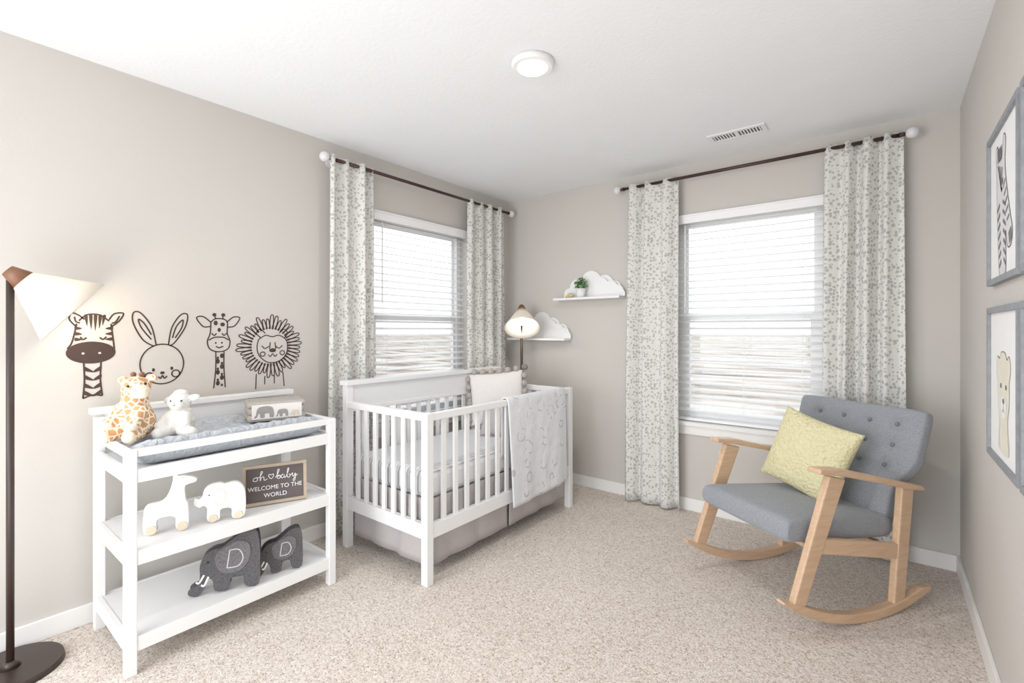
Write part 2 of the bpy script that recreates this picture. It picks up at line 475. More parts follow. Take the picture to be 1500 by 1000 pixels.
# ------------------------------------------------------------------ room
RW, H, YB = 3.03, 2.44, -5.0
WY0, WY1 = -1.462, -0.54
WX0, WX1 = 1.522, 2.434
WZ0, WZ1 = 0.62, 2.075
T = 0.15
boxes('floor', [(-T, RW+T, YB, T, -0.1, 0.0)], M_carpet)
boxes('ceiling', [(-T, RW+T, YB, T, H, H+0.1)], M_ceil)
boxes('wall_left', [(-T, 0, YB, WY0, 0, H), (-T, 0, WY1, T, 0, H), (-T, 0, WY0, WY1, 0, WZ0), (-T, 0, WY0, WY1, WZ1, H)], M_wall)
boxes('wall_back', [(0, WX0, 0, T, 0, H), (WX1, RW, 0, T, 0, H), (WX0, WX1, 0, T, 0, WZ0), (WX0, WX1, 0, T, WZ1, H)], M_wall)
boxes('wall_right', [(RW, RW+T, YB, T, 0, H)], M_wallr)
boxes('baseboard_left', [(0, 0.014, YB, 0, 0, 0.085)], M_trim, bevel=0.003)
boxes('baseboard_back', [(0.014, RW-0.014, -0.014, 0, 0, 0.085)], M_trim, bevel=0.003)
boxes('baseboard_right', [(RW-0.014, RW, YB, 0, 0, 0.085)], M_trim, bevel=0.003)

def window(name, xf, w):
    g = group(name, tuple(xf @ V((w/2, 0.08, WZ0))))
    z0, z1 = WZ0+0.004, WZ1-0.002
    a, b = 0.002, w-0.002
    f = 0.045
    fr_ = [(a, a+f, .085, .14, z0, z1), (b-f, b, .085, .14, z0, z1), (a+f, b-f, .086, .139, z0, z0+f), (a+f, b-f, .086, .139, z1-f, z1)]
    mz = 1.36
    boxes('frame', fr_, M_vinyl, g, 0.0, xf=xf)
    s = 0.035
    lo = [(a+f, a+f+s, .092, .12, z0+f, mz+.03), (b-f-s, b-f, .092, .12, z0+f, mz+.03), (a+f+s, b-f-s, .093, .119, z0+f, z0+f+s), (a+f+s, b-f-s, .090, .119, mz-.02, mz+.03)]
    boxes('lower_sash', lo, M_vinyl, g, 0.0, xf=xf)
    boxes('upper_sash', [(a+f, a+f+.02, .1205, .135, mz+.03, z1-f), (b-f-.02, b-f, .1205, .135, mz+.03, z1-f), (a+f+.02, b-f-.02, .121, .134, z1-f-.02, z1-f)], M_vinyl, g, 0.0, xf=xf)
    boxes('glass', [(a+f, b-f, .136, .138, z0+f, z1-f)], M_glass, g, xf=xf)
    boxes('stool', [(-.02, w+.02, -.03, -.001, WZ0-.022, WZ0+.003), (0.001, w-.001, 0, .085, WZ0+.0005, WZ0+.003)], M_trim, g, 0.0, xf=xf)
    boxes('apron', [(-.005, w+.005, -.014, -.0005, WZ0-.085, WZ0-.022)], M_trim, g, 0.003, xf=xf)
    return g

def blind(name, xf, w):
    g = group(name, tuple(xf @ V((w/2, 0.04, WZ1))))
    boxes('valance', [(-.006, w+.006, -.018, -.001, WZ1-.055, WZ1+.004), (-.010, w+.010, -.026, -0.018, WZ1-.006, WZ1+.006), (.004, w-.004, .005, .06, WZ1-.045, WZ1-.003)], M_slat, g, 0.002, xf=xf)
    z = WZ1-.075
    R = Matrix.Rotation(math.radians(16), 4, 'X')
    vsn, fsn = [], []
    while z > WZ0+.04:
        b0 = len(vsn)
        for x in (.012, w-.012):
            for y in (-.025, .025):
                for dz in (-.0018, .0018):
                    q = R @ V((0, y, dz)); vsn.append(xf @ V((x, .046+q.y, z+q.z)))
        fsn += [tuple(b0+i for i in f) for f in BF]
        z -= .048
    mesh_obj('slats', vsn, fsn, M_slat, g)
    boxes('bottom_rail', [(.012, w-.012, .022, .07, WZ0+.008, WZ0+.026)], M_slat, g, 0.002, xf=xf)
    cords = []
    for cx in (.12, w/2, w-.12):
        for cy in (.020, .072):
            cords.append((cx-.001, cx+.001, cy-.0007, cy+.0007, WZ0+.02, WZ1-.05))
    cords.append((.075, .081, .010, .016, WZ1-.62, WZ1-.06))
    boxes('cords', cords, M_slat, g, xf=xf)

XL = Matrix(((0, -1, 0, 0), (1, 0, 0, WY0), (0, 0, 1, 0), (0, 0, 0, 1)))
XB = Matrix(((1, 0, 0, WX0), (0, 1, 0, 0), (0, 0, 1, 0), (0, 0, 0, 1)))
window('window_1', XL, WY1-WY0); blind('window_blind', XL, WY1-WY0)
window('window_2', XB, WX1-WX0); blind('window_blind', XB, WX1-WX0)

def rod(name, p0, p1, back):
    g = group(name, p0); p0, p1, back = V(p0), V(p1), V(back)
    d = (p1-p0).normalized()
    cyl('rod', p0, p1, .011, .011, M_bronze, g)
    for e, s in ((p0, -1), (p1, 1)):
        cyl('finial_neck', e, e+d*s*.03, .014, .010, M_bronze, g)
        spheres('finial_ball', [(e+d*s*.055, .030)], M_finial, g)
        q = e-d*s*.03
        cyl('bracket_arm', q, q+back, .006, .006, M_finial, g)
        cyl('bracket_plate', q+back*.93, q+back, .025, .025, M_finial, g)
rod('curtain_rod', (.09, -1.82, 2.305), (.09, -.13, 2.305), (-.09, 0, 0))
rod('curtain_rod', (1.18, -.09, 2.325), (2.78, -.09, 2.325), (0, .09, 0))
def curtain(p0, p1, n, z1, folds, seed, amp=.036):
    g = group('curtain_panel', (p0[0], p0[1], 0))
    sheet('fabric', p0, p1, n, .012, z1, folds, amp, M_curtain, g, flare=.08, rows=40, seed=seed, topamp=.028)
curtain((.09, -1.845, 0), (.09, -1.54, 0), (1, 0, 0), 2.325, 3, 1)
curtain((.09, -.63, 0), (.09, -.17, 0), (1, 0, 0), 2.325, 4, 2)
curtain((1.215, -.09, 0), (1.585, -.09, 0), (0, -1, 0), 2.345, 3, 3)
curtain((2.44, -.09, 0), (2.80, -.09, 0), (0, -1, 0), 2.345, 4, 4)

g = group('ceiling_light', (1.506, -1.72, H))
cyl('trim_ring', (1.506, -1.72, H-.001), (1.506, -1.72, H-.024), .098, .086, M_white, g, n=48)
cyl('diffuser', (1.506, -1.72, H-.022), (1.506, -1.72, H-.028), .066, .062, M_disc, g, n=48)
g = group('ceiling_vent', (2.028, -.363, H))
vx0, vx1, vy0, vy1 = 1.87, 2.185, -.43, -.30
boxes('vent_frame', [(vx0, vx1, vy0, vy0+.025, H-.008, H-.001), (vx0, vx1, vy1-.025, vy1, H-.008, H-.001), (vx0, vx0+.025, vy0+.025, vy1-.025, H-.008, H-.001), (vx1-.025, vx1, vy0+.025, vy1-.025, H-.008, H-.001), (2.02, 2.035, vy0+.025, vy1-.025, H-.008, H-.001)], M_metalvent, g)
boxes('vent_slot_shade', [(vx0+.01, vx1-.01, vy0+.01, vy1-.01, H-.003, H-.0012)], M_ventshade, g)  # thin dark plate, shade behind the louvers painted as colour
boxes('vent_louvers', [(vx0+.03+i*.0165, vx0+.037+i*.0165, vy0+.02, vy1-.02, H-.006, H-.002) for i in range(16)], M_metalvent, g)
boxes('wall_outlet', [(1.835, 1.905, -.008, -.0005, .33, .445)], M_trim, bevel=.003)

# ------------------------------------------------------------------ wall decals
def decal(name, pc, yc, ku, kv, strokes, polys, w, white=None):
    fr = Fr((0, yc, 1.27), (0, 1, 0), (0, 0, 1))
    fn = lambda p: ((p[0]-pc)*ku, (483-p[1])*kv)
    g = group(name, (0, yc, 1.2))
    if strokes: ribbons('lines', strokes, fr, M_ink, w, g, .0015, fn)
    if polys: fills('solids', polys, fr, M_ink, g, .0013, fn)
    if white: fills('highlights', white, fr, M_wall, g, .0022, fn)

S = []; P = []
S += [([(112, 478), (103, 468), (106, 459), (116, 462), (124, 468)], False, True), ([(160, 468), (168, 459), (182, 458), (176, 469), (164, 478)], False, True)]
S += [([(110, 464), (112, 471), (118, 473)], False, True), ([(176, 462), (170, 471), (164, 473)], False, True)]
S += [([(113, 474), (110, 488), (106, 502), (100, 510)], False, True), ([(163, 474), (165, 488), (167, 503), (168, 512)], False, True)]
S += [([(116, 470), (128, 461), (146, 461), (160, 470)], False, True)]
P += [ell(134, 516, 36, 16)]
for x, l in ((126, 14), (133, 18), (140, 20), (147, 17), (153, 13)):
    P += [[(x-2.6, 462), (x+2.6, 462), (x+.6+(137-x)*.15, 462+l), (x-.6+(137-x)*.15, 462+l)]]
for y in (480, 488, 496):
    P += [[(111, y-2), (121, y+1), (111, y+3)], [(165, y-2), (154, y+1), (165, y+3)]]
S += [([(118, 493), (122, 497), (127, 494)], False, True), ([(146, 494), (151, 497), (156, 493)], False, True)]
S += [([(123, 531), (124, 556), (122, 582)], False, True), ([(148, 530), (147, 556), (150, 580)], False, True), ([(122, 582), (136, 578), (150, 580)], False, True)]
for y in (536, 548, 560, 571):
    P += [[(124, y), (124, y+6), (136, y+9), (136, y+7)], [(148, y), (148, y+6), (138, y+9), (138, y+6)]]
W = [ell(122, 517, 2.2, 1.5), ell(146, 517, 2.2, 1.5)]
decal('zebra_wall_decal', 140, -2.904, .0023, .00299, S, P, .0065, W)
S = [([(226, 507), (210, 497), (197, 474), (197, 459), (207, 459), (222, 478), (229, 505)], False, True),
     ([(247, 505), (252, 480), (265, 461), (276, 460), (273, 478), (258, 500), (249, 507)], False, True),
     ([(222, 497), (208, 480), (204, 468), (212, 474), (222, 490)], False, True),
     ([(253, 495), (259, 478), (269, 468), (267, 480), (257, 495)], False, True),
     (ell(238, 533, 32, 29, 24), True, True), (ell(219, 550, 6, 5), True, True), (ell(258, 548, 6, 5), True, True),
     ([(232, 551), (235, 554), (238, 550), (241, 554), (245, 551)], False, True)]
P = [ell(225, 541, 2.2, 2.6, 8), ell(252, 540, 2.2, 2.6, 8), ell(238, 546, 3.5, 2.2, 8)]
decal('bunny_wall_decal', 237, -2.662, .00272, .00326, S, P, .006)
S = [([(308, 478), (298, 478), (289, 466), (298, 464), (309, 472)], False, True), ([(332, 472), (342, 464), (352, 465), (344, 477), (333, 479)], False, True),
     ([(309, 472), (315, 467), (327, 467), (333, 472), (333, 488), (337, 500), (334, 511), (321, 515), (308, 511), (304, 500), (308, 488), (309, 472)], False, True),
     ([(316, 467), (314, 462)], False, False), ([(326, 467), (327, 462)], False, False),
     ([(306, 498), (314, 494), (327, 494), (335, 498)], False, True),
     ([(310, 488), (314, 491), (317, 488)], False, True), ([(325, 488), (328, 491), (332, 488)], False, True),
     ([(316, 507), (321, 509), (327, 507)], False, True),
     ([(316, 515), (316, 540), (313, 568)], False, True), ([(328, 515), (328, 540), (330, 568)], False, True)]
P = [ell(314, 461, 3, 2.6, 8), ell(327, 461, 3, 2.6, 8), ell(316, 473, 3, 3.5, 6), ell(326, 475, 3.5, 3, 6), ell(321, 483, 2.5, 3, 6), ell(316, 502, 1.3, 1.5, 6), ell(325, 502, 1.3, 1.5, 6)]
for i, y in enumerate(range(521, 568, 8)):
    P += [ell(319 if i % 2 else 325, y, 3.0, 3.6, 5), ell(325 if i % 2 else 319, y+3, 1.8, 2.0, 5)]
decal('giraffe_wall_decal', 320, -2.416, .00322, .00354, S, P, .006)
rr = random.Random(5); mane = []
NL = 40
for i in range(NL):
    a = 2*math.pi*i/NL; da = 2*math.pi/NL
    ro = 39+rr.uniform(-3, 5)
    for (f, r_) in ((0.0, 27), (-.10, ro*.8), (.15, ro+2), (.62, ro+2), (.80, ro*.8), (.62, 27)):
        mane.append((396+r_*1.03*math.cos(a+f*da), 507+r_*.98*math.sin(a+f*da)))
S = [(mane, True, True), ([(379, 497), (377, 508), (380, 520), (390, 529), (400, 531), (411, 528), (420, 519), (422, 507), (419, 497), (409, 491), (399, 493), (389, 491), (379, 497)], False, True),
     ([(384, 506), (388, 510), (394, 507)], False, True), ([(404, 507), (409, 510), (414, 506)], False, True),
     ([(396, 501), (395, 511)], False, True), ([(403, 501), (404, 511)], False, True),
     ([(393, 519), (396, 522), (399.5, 518), (403, 522), (406, 519)], False, True), (ell(385, 518, 3.5, 3), True, True), (ell(414, 517, 3.5, 3), True, True),
     ([(382, 494), (376, 488), (381, 482), (389, 488)], False, True), ([(409, 488), (417, 482), (422, 488), (417, 495)], False, True),
     ([(376, 546), (375, 568)], False, False), ([(388, 550), (388, 562)], False, False), ([(402, 550), (402, 562)], False, False), ([(415, 546), (417, 567)], False, False)]
P = [ell(399.5, 513, 5, 3, 8)]
decal('lion_wall_decal', 395, -2.156, .00376, .00384, S, P, .0055)

# ------------------------------------------------------------------ crib
CX0, CX1, CY0, CY1 = .215, .95, -1.835, -.45
g = group('baby_crib', ((CX0+CX1)/2, (CY0+CY1)/2, 0))
ps = .045
boxes('posts', [(CX1-ps, CX1, CY0, CY0+ps, 0, .856), (CX1-ps, CX1, CY1-ps, CY1, 0, .856), (CX0, CX0+ps, CY0, CY0+ps, 0, .945), (CX0, CX0+ps, CY1-ps, CY1, 0, .945)], M_white, g, .004)
boxes('headboard', [(CX0+.008, CX0+.035, CY0+ps, CY1-ps, .80, .945), (CX0-.012, CX0+ps+.014, CY0-.012, CY1+.012, .945, .972), (CX0+.002, CX0+.042, CY0+ps, CY1-ps, .79, .815)], M_white, g, .004)
boxes('top_rails', [(CX1-.038, CX1-.004, CY0+ps, CY1-ps, .815, .852), (CX0+ps, CX1-ps, CY0+.005, CY0+.038, .815, .852), (CX0+ps, CX1-ps, CY1-.038, CY1-.005, .815, .852)], M_white, g, .004)
boxes('bottom_rails', [(CX1-.038, CX1-.006, CY0+ps, CY1-ps, .225, .30), (CX0+.006, CX0+.038, CY0+ps, CY1-ps, .225, .30), (CX0+ps, CX1-ps, CY0+.006, CY0+.038, .225, .30), (CX0+ps, CX1-ps, CY1-.038, CY1-.006, .225, .30)], M_white, g, .004)
sl = []
n = 14
for i in range(1, n+1):
    y = CY0+ps+(CY1-CY0-2*ps)*i/(n+1)
    sl.append((CX1-.028, CX1-.014, y-.015, y+.015, .29, .82)); sl.append((CX0+.014, CX0+.028, y-.015, y+.015, .29, .80))
n = 7
for i in range(1, n+1):
    x = CX0+ps+(CX1-CX0-2*ps)*i/(n+1)
    sl.append((x-.015, x+.015, CY0+.015, CY0+.029, .29, .82)); sl.append((x-.015, x+.015, CY1-.029, CY1-.015, .29, .82))
boxes('slats', sl, M_white, g, .002)
boxes('mattress', [(CX0+.045, CX1-.05, CY0+.055, CY1-.055, .40, .545)], M_sheet, g, .035)
sheet('bed_skirt_front_a', (CX1-.046, CY0+.05, 0), (CX1-.046, (CY0+CY1)/2-.008, 0), (1, 0, 0), .07, .41, 3, .006, M_skirt, g, rows=8, seed=7, topamp=.001)
sheet('bed_skirt_front_b', (CX1-.046, (CY0+CY1)/2+.008, 0), (CX1-.046, CY1-.05, 0), (1, 0, 0), .07, .41, 3, .006, M_skirt, g, rows=8, seed=6, topamp=.001)
sheet('bed_skirt_end', (CX0+.05, CY0+.05, 0), (CX1-.05, CY0+.05, 0), (0, -1, 0), .07, .41, 3, .006, M_skirt, g, rows=8, seed=8, topamp=.001)
sheet('bed_skirt_far', (CX0+.05, CY1-.05, 0), (CX1-.05, CY1-.05, 0), (0, 1, 0), .07, .41, 3, .006, M_skirt, g, rows=8, seed=9, topamp=.001)

g = group('baby_blanket', (CX1, -.87, .85))
path = [(CX1-.052, .50), (CX1-.050, .62), (CX1-.048, .75), (CX1-.047, .82), (CX1-.044, .852), (CX1-.034, .864), (CX1-.012, .866), (CX1+.002, .858), (CX1+.010, .83), (CX1+.014, .75), (CX1+.018, .6), (CX1+.020, .45), (CX1+.022, .33), (CX1+.024, .215)]
path = catmull(path, False, 4)
vs, fs, uv = [], [], []
NY = 60; yb0, yb1 = -1.205, -.565
s = 0
for i, (x, z) in enumerate(path):
    if i: s += math.hypot(x-path[i-1][0], z-path[i-1][1])
    hang = max(0, (.84-z)/.62) if x > CX1 else max(0, (.84-z)/.62)*.1
    for j in range(NY+1):
        u = j/NY
        y = yb0+(yb1-yb0)*u+.012*hang*math.sin(4*u+1)
        wv = hang*(.008*math.sin(9*u+.8)+.003*math.sin(23*u+2*hang)+.012)
        vs.append((x+(wv if x > CX1 else 0), y, z-.012*hang*math.sin(3.0*u)+.02*hang*u)); uv.append((s, u*.64))
for i in range(len(path)-1):
    for j in range(NY):
        a = i*(NY+1)+j; fs.append((a, a+1, a+NY+2, a+NY+1))
o = mesh_obj('blanket_cloth', vs, fs, M_blanket, g, smooth=True, recalc=False, uvs=uv)
md = o.modifiers.new('t', 'SOLIDIFY'); md.thickness = .008; md.offset = 1

g = group('pompom_pillow', (.46, -.72, .56))
M = Matrix.Translation((.45, -.70, .765)) @ Euler((math.radians(-14), math.radians(-5), math.radians(36))).to_matrix().to_4x4()
cushion('pillow', .41, .39, .13, M_pillow, g, M)
pl = []
for i in range(8):
    t = -1+2*i/7
    for (u, v) in ((t, 1), (t, -1), (1, t), (-1, t)):
        w_, h_ = .222, .212
        pl.append((M @ V((w_*u*(1-.07*(1-v*v)), -.012, h_*v*(1-.07*(1-u*u)))), .024))
spheres('pompoms', pl, M_pom, g, sub=2)
g = group('crib_pillow', (.66, -.92, .55))
M = Matrix.Translation((.66, -.88, .655)) @ Euler((math.radians(-30), 0, math.radians(30))).to_matrix().to_4x4()
cushion('pillow', .32, .23, .09, M_skirt, g, M)

# ------------------------------------------------------------------ changing table
TX0, TX1, TY0, TY1 = .065, .555, -2.925, -2.085
g = group('changing_table', ((TX0+TX1)/2, (TY0+TY1)/2, 0))
q = .036
boxes('legs', [(TX1-q, TX1, TY0, TY0+q, 0, .826), (TX1-q, TX1, TY1-q, TY1, 0, .826), (TX0, TX0+q, TY0, TY0+q, 0, .90), (TX0, TX0+q, TY1-q, TY1, 0, .90)], M_white, g, .003)
boxes('back_panel', [(TX0+.006, TX0+.026, TY0+q, TY1-q, .74, .912), (TX0-.012, TX0+.045, TY0-.012, TY1+.012, .912, .938)], M_white, g, .003)
boxes('guard_rails', [(TX1-.028, TX1-.006, TY0+.001, TY1-.001, .800, .828), (TX0+.001, TX1-.028, TY0+.004, TY0+.026, .800, .8275), (TX0+.001, TX1-.028, TY1-.026, TY1-.004, .800, .8275)], M_white, g, .002)
boxes('top_shelf', [(TX0+.005, TX1-.026, TY0+.024, TY1-.024, .722, .742), (TX1-.026, TX1-.004, TY0+q, TY1-q, .705, .755), (TX0+q, TX1-q, TY0+.004, TY0+.024, .705, .755), (TX0+q, TX1-q, TY1-.024, TY1-.004, .705, .755)], M_white, g, .002)
for nm, zt in (('middle_shelf', .452), ('bottom_shelf', .135)):
    boxes(nm, [(TX0+.02, TX1-.026, TY0+.024, TY1-.024, zt-.02, zt), (TX1-.026, TX1-.004, TY0+q, TY1-q, zt-.052, zt+.003), (TX0+q, TX1-q, TY0+.004, TY0+.024, zt-.052, zt+.003), (TX0+q, TX1-q, TY1-.024, TY1-.004, zt-.052, zt+.003), (TX0+.004, TX0+.02, TY0+q, TY1-q, zt-.052, zt+.003)], M_white, g, .002)
g = group('changing_pad', (.31, -2.5, .745))
def cf(u, v): return V((.305+.198*u, -2.505+.375*v, .792)), V((0, 0, 1))
def tf(u, v):
    e = (max(0, 1-abs(u)**8)*max(0, 1-abs(v)**14))**.4
    return e*(.020+.052*u*u+.0045*math.sin(34*v)*math.sin(18*u)), e*.048
padmesh('pad', 60, 110, cf, tf, M_pad, g)

g = group('folded_nursery_blanket', (.27, -2.25, .82))
FB = Fr((.31, -2.405, .820), (.30, .95, 0), (0, 0, 1))
MB = FB.mat(0, 0, 0)
boxes('folds', [(0, .265, 0, .036, -.17, 0), (.003, .262, .034, .070, -.168, -.003), (0, .265, .068, .098, -.17, .001)], M_box, g, .014, xf=MB)
boxes('panel', [(.02, .245, .014, .084, -.004, .003)], M_pillow, g, .002, xf=MB)
ELE = [(.02, .02), (.0, .10), (.06, .16), (.10, .30), (.13, .55), (.22, .74), (.38, .80), (.60, .82), (.80, .80), (.94, .68), (1.0, .45), (1.0, .02), (.80, .02), (.78, .25), (.66, .30), (.54, .26), (.52, .02), (.32, .02), (.30, .25), (.22, .30), (.16, .12), (.10, .02)]
M_elep = mat('elephant_applique', (150, 145, 143), .95, .1, 150)
for k, (ex, sc) in enumerate(((.03, .085), (.125, .055), (.19, .042))):
    fills('elephant_%d' % (k+1), [[(ex+p[0]*sc, .021+p[1]*sc*.8) for p in ELE]], FB, M_elep if k < 2 else M_toyc, g, .0045)

g = group('letter_board', (.478, -2.35, .455))
tl = V((-.16*.924, .16*.383, 1))
LB = Fr((.413, -2.468, .456), (.383, .924, 0), tl)
ML = LB.mat(0, 0, 0)
bw, bh, bf = .272, .182, .014
boxes('oak_frame', [(0, bw, 0, bf, -.02, .006), (0, bw, bh-bf, bh, -.02, .006), (0, bf, bf, bh-bf, -.02, .006), (bw-bf, bw, bf, bh-bf, -.02, .006)], M_boardf, g, .001, xf=ML)
boxes('felt_panel', [(bf, bw-bf, bf, bh-bf, -.015, -.002)], M_board, g, xf=ML)
boxes('felt_ribs', [(bf, bw-bf, bf+.003+i*.008, bf+.007+i*.008, -.004, -.0005) for i in range(19)], M_board, g, xf=ML)
OH = [(0.9, .9), (.3, .7), (.2, .2), (.7, 0), (1.1, .4), (.9, .9), (1.3, .8), (1.7, 1.2), (2.1, 2.0), (1.9, 2.2), (1.7, 1.6), (1.6, 0), (1.8, .6), (2.2, .9), (2.4, .6), (2.4, .1), (2.7, .05), (3.1, .3)]
HE = [(3.9, .2), (3.4, .8), (3.5, 1.3), (3.9, 1.1), (4.3, 1.3), (4.4, .8)]
BA = [(4.8, .3), (5.3, 1.2), (5.6, 2.1), (5.35, 2.2), (5.2, 1.2), (5.2, .2), (5.6, 0), (5.9, .4), (5.6, .8), (5.3, .6), (5.9, .6), (6.5, .9), (6.2, .8), (6.0, .3), (6.3, 0), (6.65, .4), (6.7, .8), (6.7, .2), (6.9, .05), (7.3, .8), (7.7, 2.0), (7.5, 2.2), (7.35, 1.2), (7.35, .2), (7.7, 0), (8.0, .4), (7.7, .8), (8.1, .5), (8.5, .9), (8.5, .3), (8.8, .1), (9.1, .8), (9.1, -.2), (8.9, -1), (8.6, -.8), (9.2, .1), (9.6, .5)]
ribbons('script_letters', [(OH, False, True), (HE, True, True), (BA, False, True)], LB, M_letter, .0028, g, .0015, lambda p: (.040+p[0]*.020, .110+p[1]*.019))
text('line_welcome', 'WELCOME TO THE', LB, bw/2, .066, .001, .0265, M_letter, g)
text('line_world', 'WORLD', LB, bw/2, .032, .001, .0265, M_letter, g)

def fro(x, y, z, ang_dir=(.42, .907, 0)): return Fr((x, y, z), ang_dir, (0, 0, 1))
GIR = [(.02, .0), (.02, .35), (.08, .48), (.35, .52), (.48, .66), (.55, .86), (.56, .97), (.62, 1.0), (.66, .94), (.75, .94), (.98, .88), (1.0, .80), (.85, .77), (.78, .72), (.80, .50), (.84, .40), (.84, .0), (.62, .0), (.60, .20), (.42, .24), (.26, .20), (.24, .0)]
g = group('wooden_giraffe_toy', (.44, -2.78, .455))
GF = fro(.405, -2.835, .456)
extr('giraffe_body', [(p[0]*.178, .008+p[1]*.228) for p in GIR], GF, -.012, .012, M_toyw, g, bevel=.002, seg=3)
for u in (.028, .130):
    cyl('wheel', GF.p(u, .018, -.018), GF.p(u, .018, .018), .018, .018, M_toyc, g)
g = group('wooden_elephant_toy', (.484, -2.614, .455))
EF = fro(.44, -2.67, .456)
EL2 = [(.10, .35), (.0, .45), (.02, .60), (.10, .56), (.16, .62), (.20, .78), (.32, .88), (.50, .90), (.60, .86), (.80, .88), (.95, .74), (1.0, .45), (.97, .0), (.74, .0), (.72, .22), (.60, .26), (.50, .22), (.48, .0), (.26, .0), (.25, .30), (.18, .38)]
extr('elephant_body', [(p[0]*.19, .006+p[1]*.175) for p in EL2], EF, -.012, .012, M_toyw, g, bevel=.002, seg=3)
ribbons('ear_line', [([(.40, .78), (.58, .74), (.60, .50), (.48, .38), (.40, .50)], False, True)], EF, M_toyc, .003, g, .0128, lambda p: (p[0]*.19, p[1]*.175))
for u in (.069, .163):
    cyl('wheel', EF.p(u, .016, -.018), EF.p(u, .016, .018), .016, .016, M_toyc, g)
spheres('eye', [(EF.p(.055, .115, .012), .003)], M_black, g, sub=2)

FEL = [(.02, .02), (.0, .10), (.06, .15), (.12, .17), (.16, .30), (.16, .50), (.22, .66), (.34, .74), (.46, .76), (.58, .84), (.76, .97), (.93, 1.0), (1.0, .86), (1.02, .45), (1.0, .03), (.80, .03), (.77, .20), (.68, .25), (.59, .20), (.56, .03), (.37, .03), (.34, .20), (.28, .26), (.23, .12), (.14, .0)]
EAR = [(.38, .66), (.50, .76), (.70, .84), (.86, .76), (.87, .52), (.76, .34), (.58, .30), (.44, .36), (.38, .50)]
def felt_elephant(o, sc, ang, sh):
    g = group('felt_elephant_organizer', o)
    F = Fr(o, ang, (0, 0, 1))
    fn = lambda p: (p[0]*sc, p[1]*sh+.004)
    for k in range(2):
        extr('felt_layer_%d' % (k+1), [fn(p) for p in FEL], F, -.05+.045*k, -.040+.045*k, M_felt, g, bevel=.001, seg=3)
    extr('felt_ear', [fn(p) for p in EAR], F, .0055, .0085, M_feltear, g, bevel=.001, seg=3)
    boxes('felt_base', [(.38*sc, .97*sc, .055, .065, -.045, .0)], M_felt, g, xf=F.mat(0, 0, 0))
    ribbons('letter_D', [([(.54, .40), (.58, .70)], False, False), ([(.58, .70), (.71, .69), (.77, .54), (.70, .41), (.54, .40)], False, True)], F, M_felt2, .0042, g, .0092, fn)
    ribbons('tusk', [([(.22, .34), (.15, .22), (.11, .24)], False, True), ([(.28, .30), (.22, .16), (.18, .18)], False, True)], F, M_letter, .007, g, .0068, fn)
    spheres('eye', [(F.p(.27*sc, .56*sh, .006), .004)], M_black, g, sub=2)
felt_elephant((.405, -2.68, .136), .265, (.48, .877, 0), .25)
felt_elephant((.455, -2.44, .136), .205, (.35, .937, 0), .19)

# ------------------------------------------------------------------ plush toys
CR = math.radians(38.17)
g = group('plush_giraffe', (.265, -2.822, .822), CR)
b = []
b += [((0, 0, .068), (.070, .060, .076))]
b += chain((-.005, 0, .11), (-.005, -.005, .180), .054, .044, 5)
b += [((.005, -.01, .210), (.054, .050, .046))]
b += chain((-.045, -.02, .125), (-.062, -.062, .07), .026, .024, 5)
b += chain((.045, -.03, .115), (.045, -.080, .065), .026, .024, 5)
b += chain((-.03, -.04, .03), (-.045, -.095, .024), .032, .028, 4)
b += chain((.035, -.04, .03), (.05, -.095, .024), .032, .028, 4)
b += [((-.052, .0, .235), (.028, .012, .019), (0, .4, 0)), ((.052, .015, .246), (.022, .016, .018))]
blob('body', b, M_giraffe, g, False, .004)
blob('muzzle', [((.042, -.035, .195), (.038, .034, .030)), ((.062, -.048, .189), (.024, .024, .022))], M_cream, g, False)
spheres('horns', chain((-.012, 0, .245), (-.014, 0, .258), .008, .008, 4)+chain((.018, .005, .245), (.018, .005, .258), .008, .008, 4)+[((-.014, 0, .262), .011), ((.018, .005, .262), .011)], M_brown, g, False, 2)
spheres('hooves', [((-.064, -.072, .062), (.023, .021, .021)), ((.046, -.090, .055), (.023, .021, .021)), ((-.048, -.112, .024), (.026, .016, .026)), ((.056, -.112, .024), (.026, .016, .026))], M_cream, g, False)
spheres('eyes', [((.010, -.057, .219), .006), ((.053, -.022, .227), .006)], M_black, g, False, 2)

g = group('plush_lamb', (.32, -2.68, .817), CR)
b = [((0, 0, .060), (.055, .048, .066)), ((0, -.01, .145), (.045, .043, .043)), ((.012, -.038, .134), (.028, .026, .024))]
b += chain((-.035, -.02, .085), (-.050, -.06, .05), .022, .020, 4)+chain((.035, -.02, .085), (.055, -.055, .055), .022, .020, 4)
b += chain((-.025, -.03, .025), (-.035, -.085, .022), .026, .024, 4)+chain((.03, -.03, .025), (.085, -.06, .022), .026, .024, 4)
b += [((-.050, 0, .150), (.026, .010, .015), (0, -.3, 0)), ((.054, 0, .160), (.030, .010, .015), (0, -.2, 0)), ((0, .0, .182), (.028, .026, .014))]
for i in range(40):
    a = random.uniform(0, 6.28); e = random.uniform(-.9, 1.2)
    b.append(((.050*math.cos(a)*math.cos(e), .043*math.sin(a)*math.cos(e), .060+.060*math.sin(e)), .011))
blob('body', b, M_plush, g, False, .004, 3)
spheres('eyes', [((-.008, -.051, .152), .004), ((.032, -.044, .152), .004)], M_black, g, False, 2)
spheres('nose', [((.014, -.064, .136), (.006, .004, .004))], M_pom, g, False, 2)

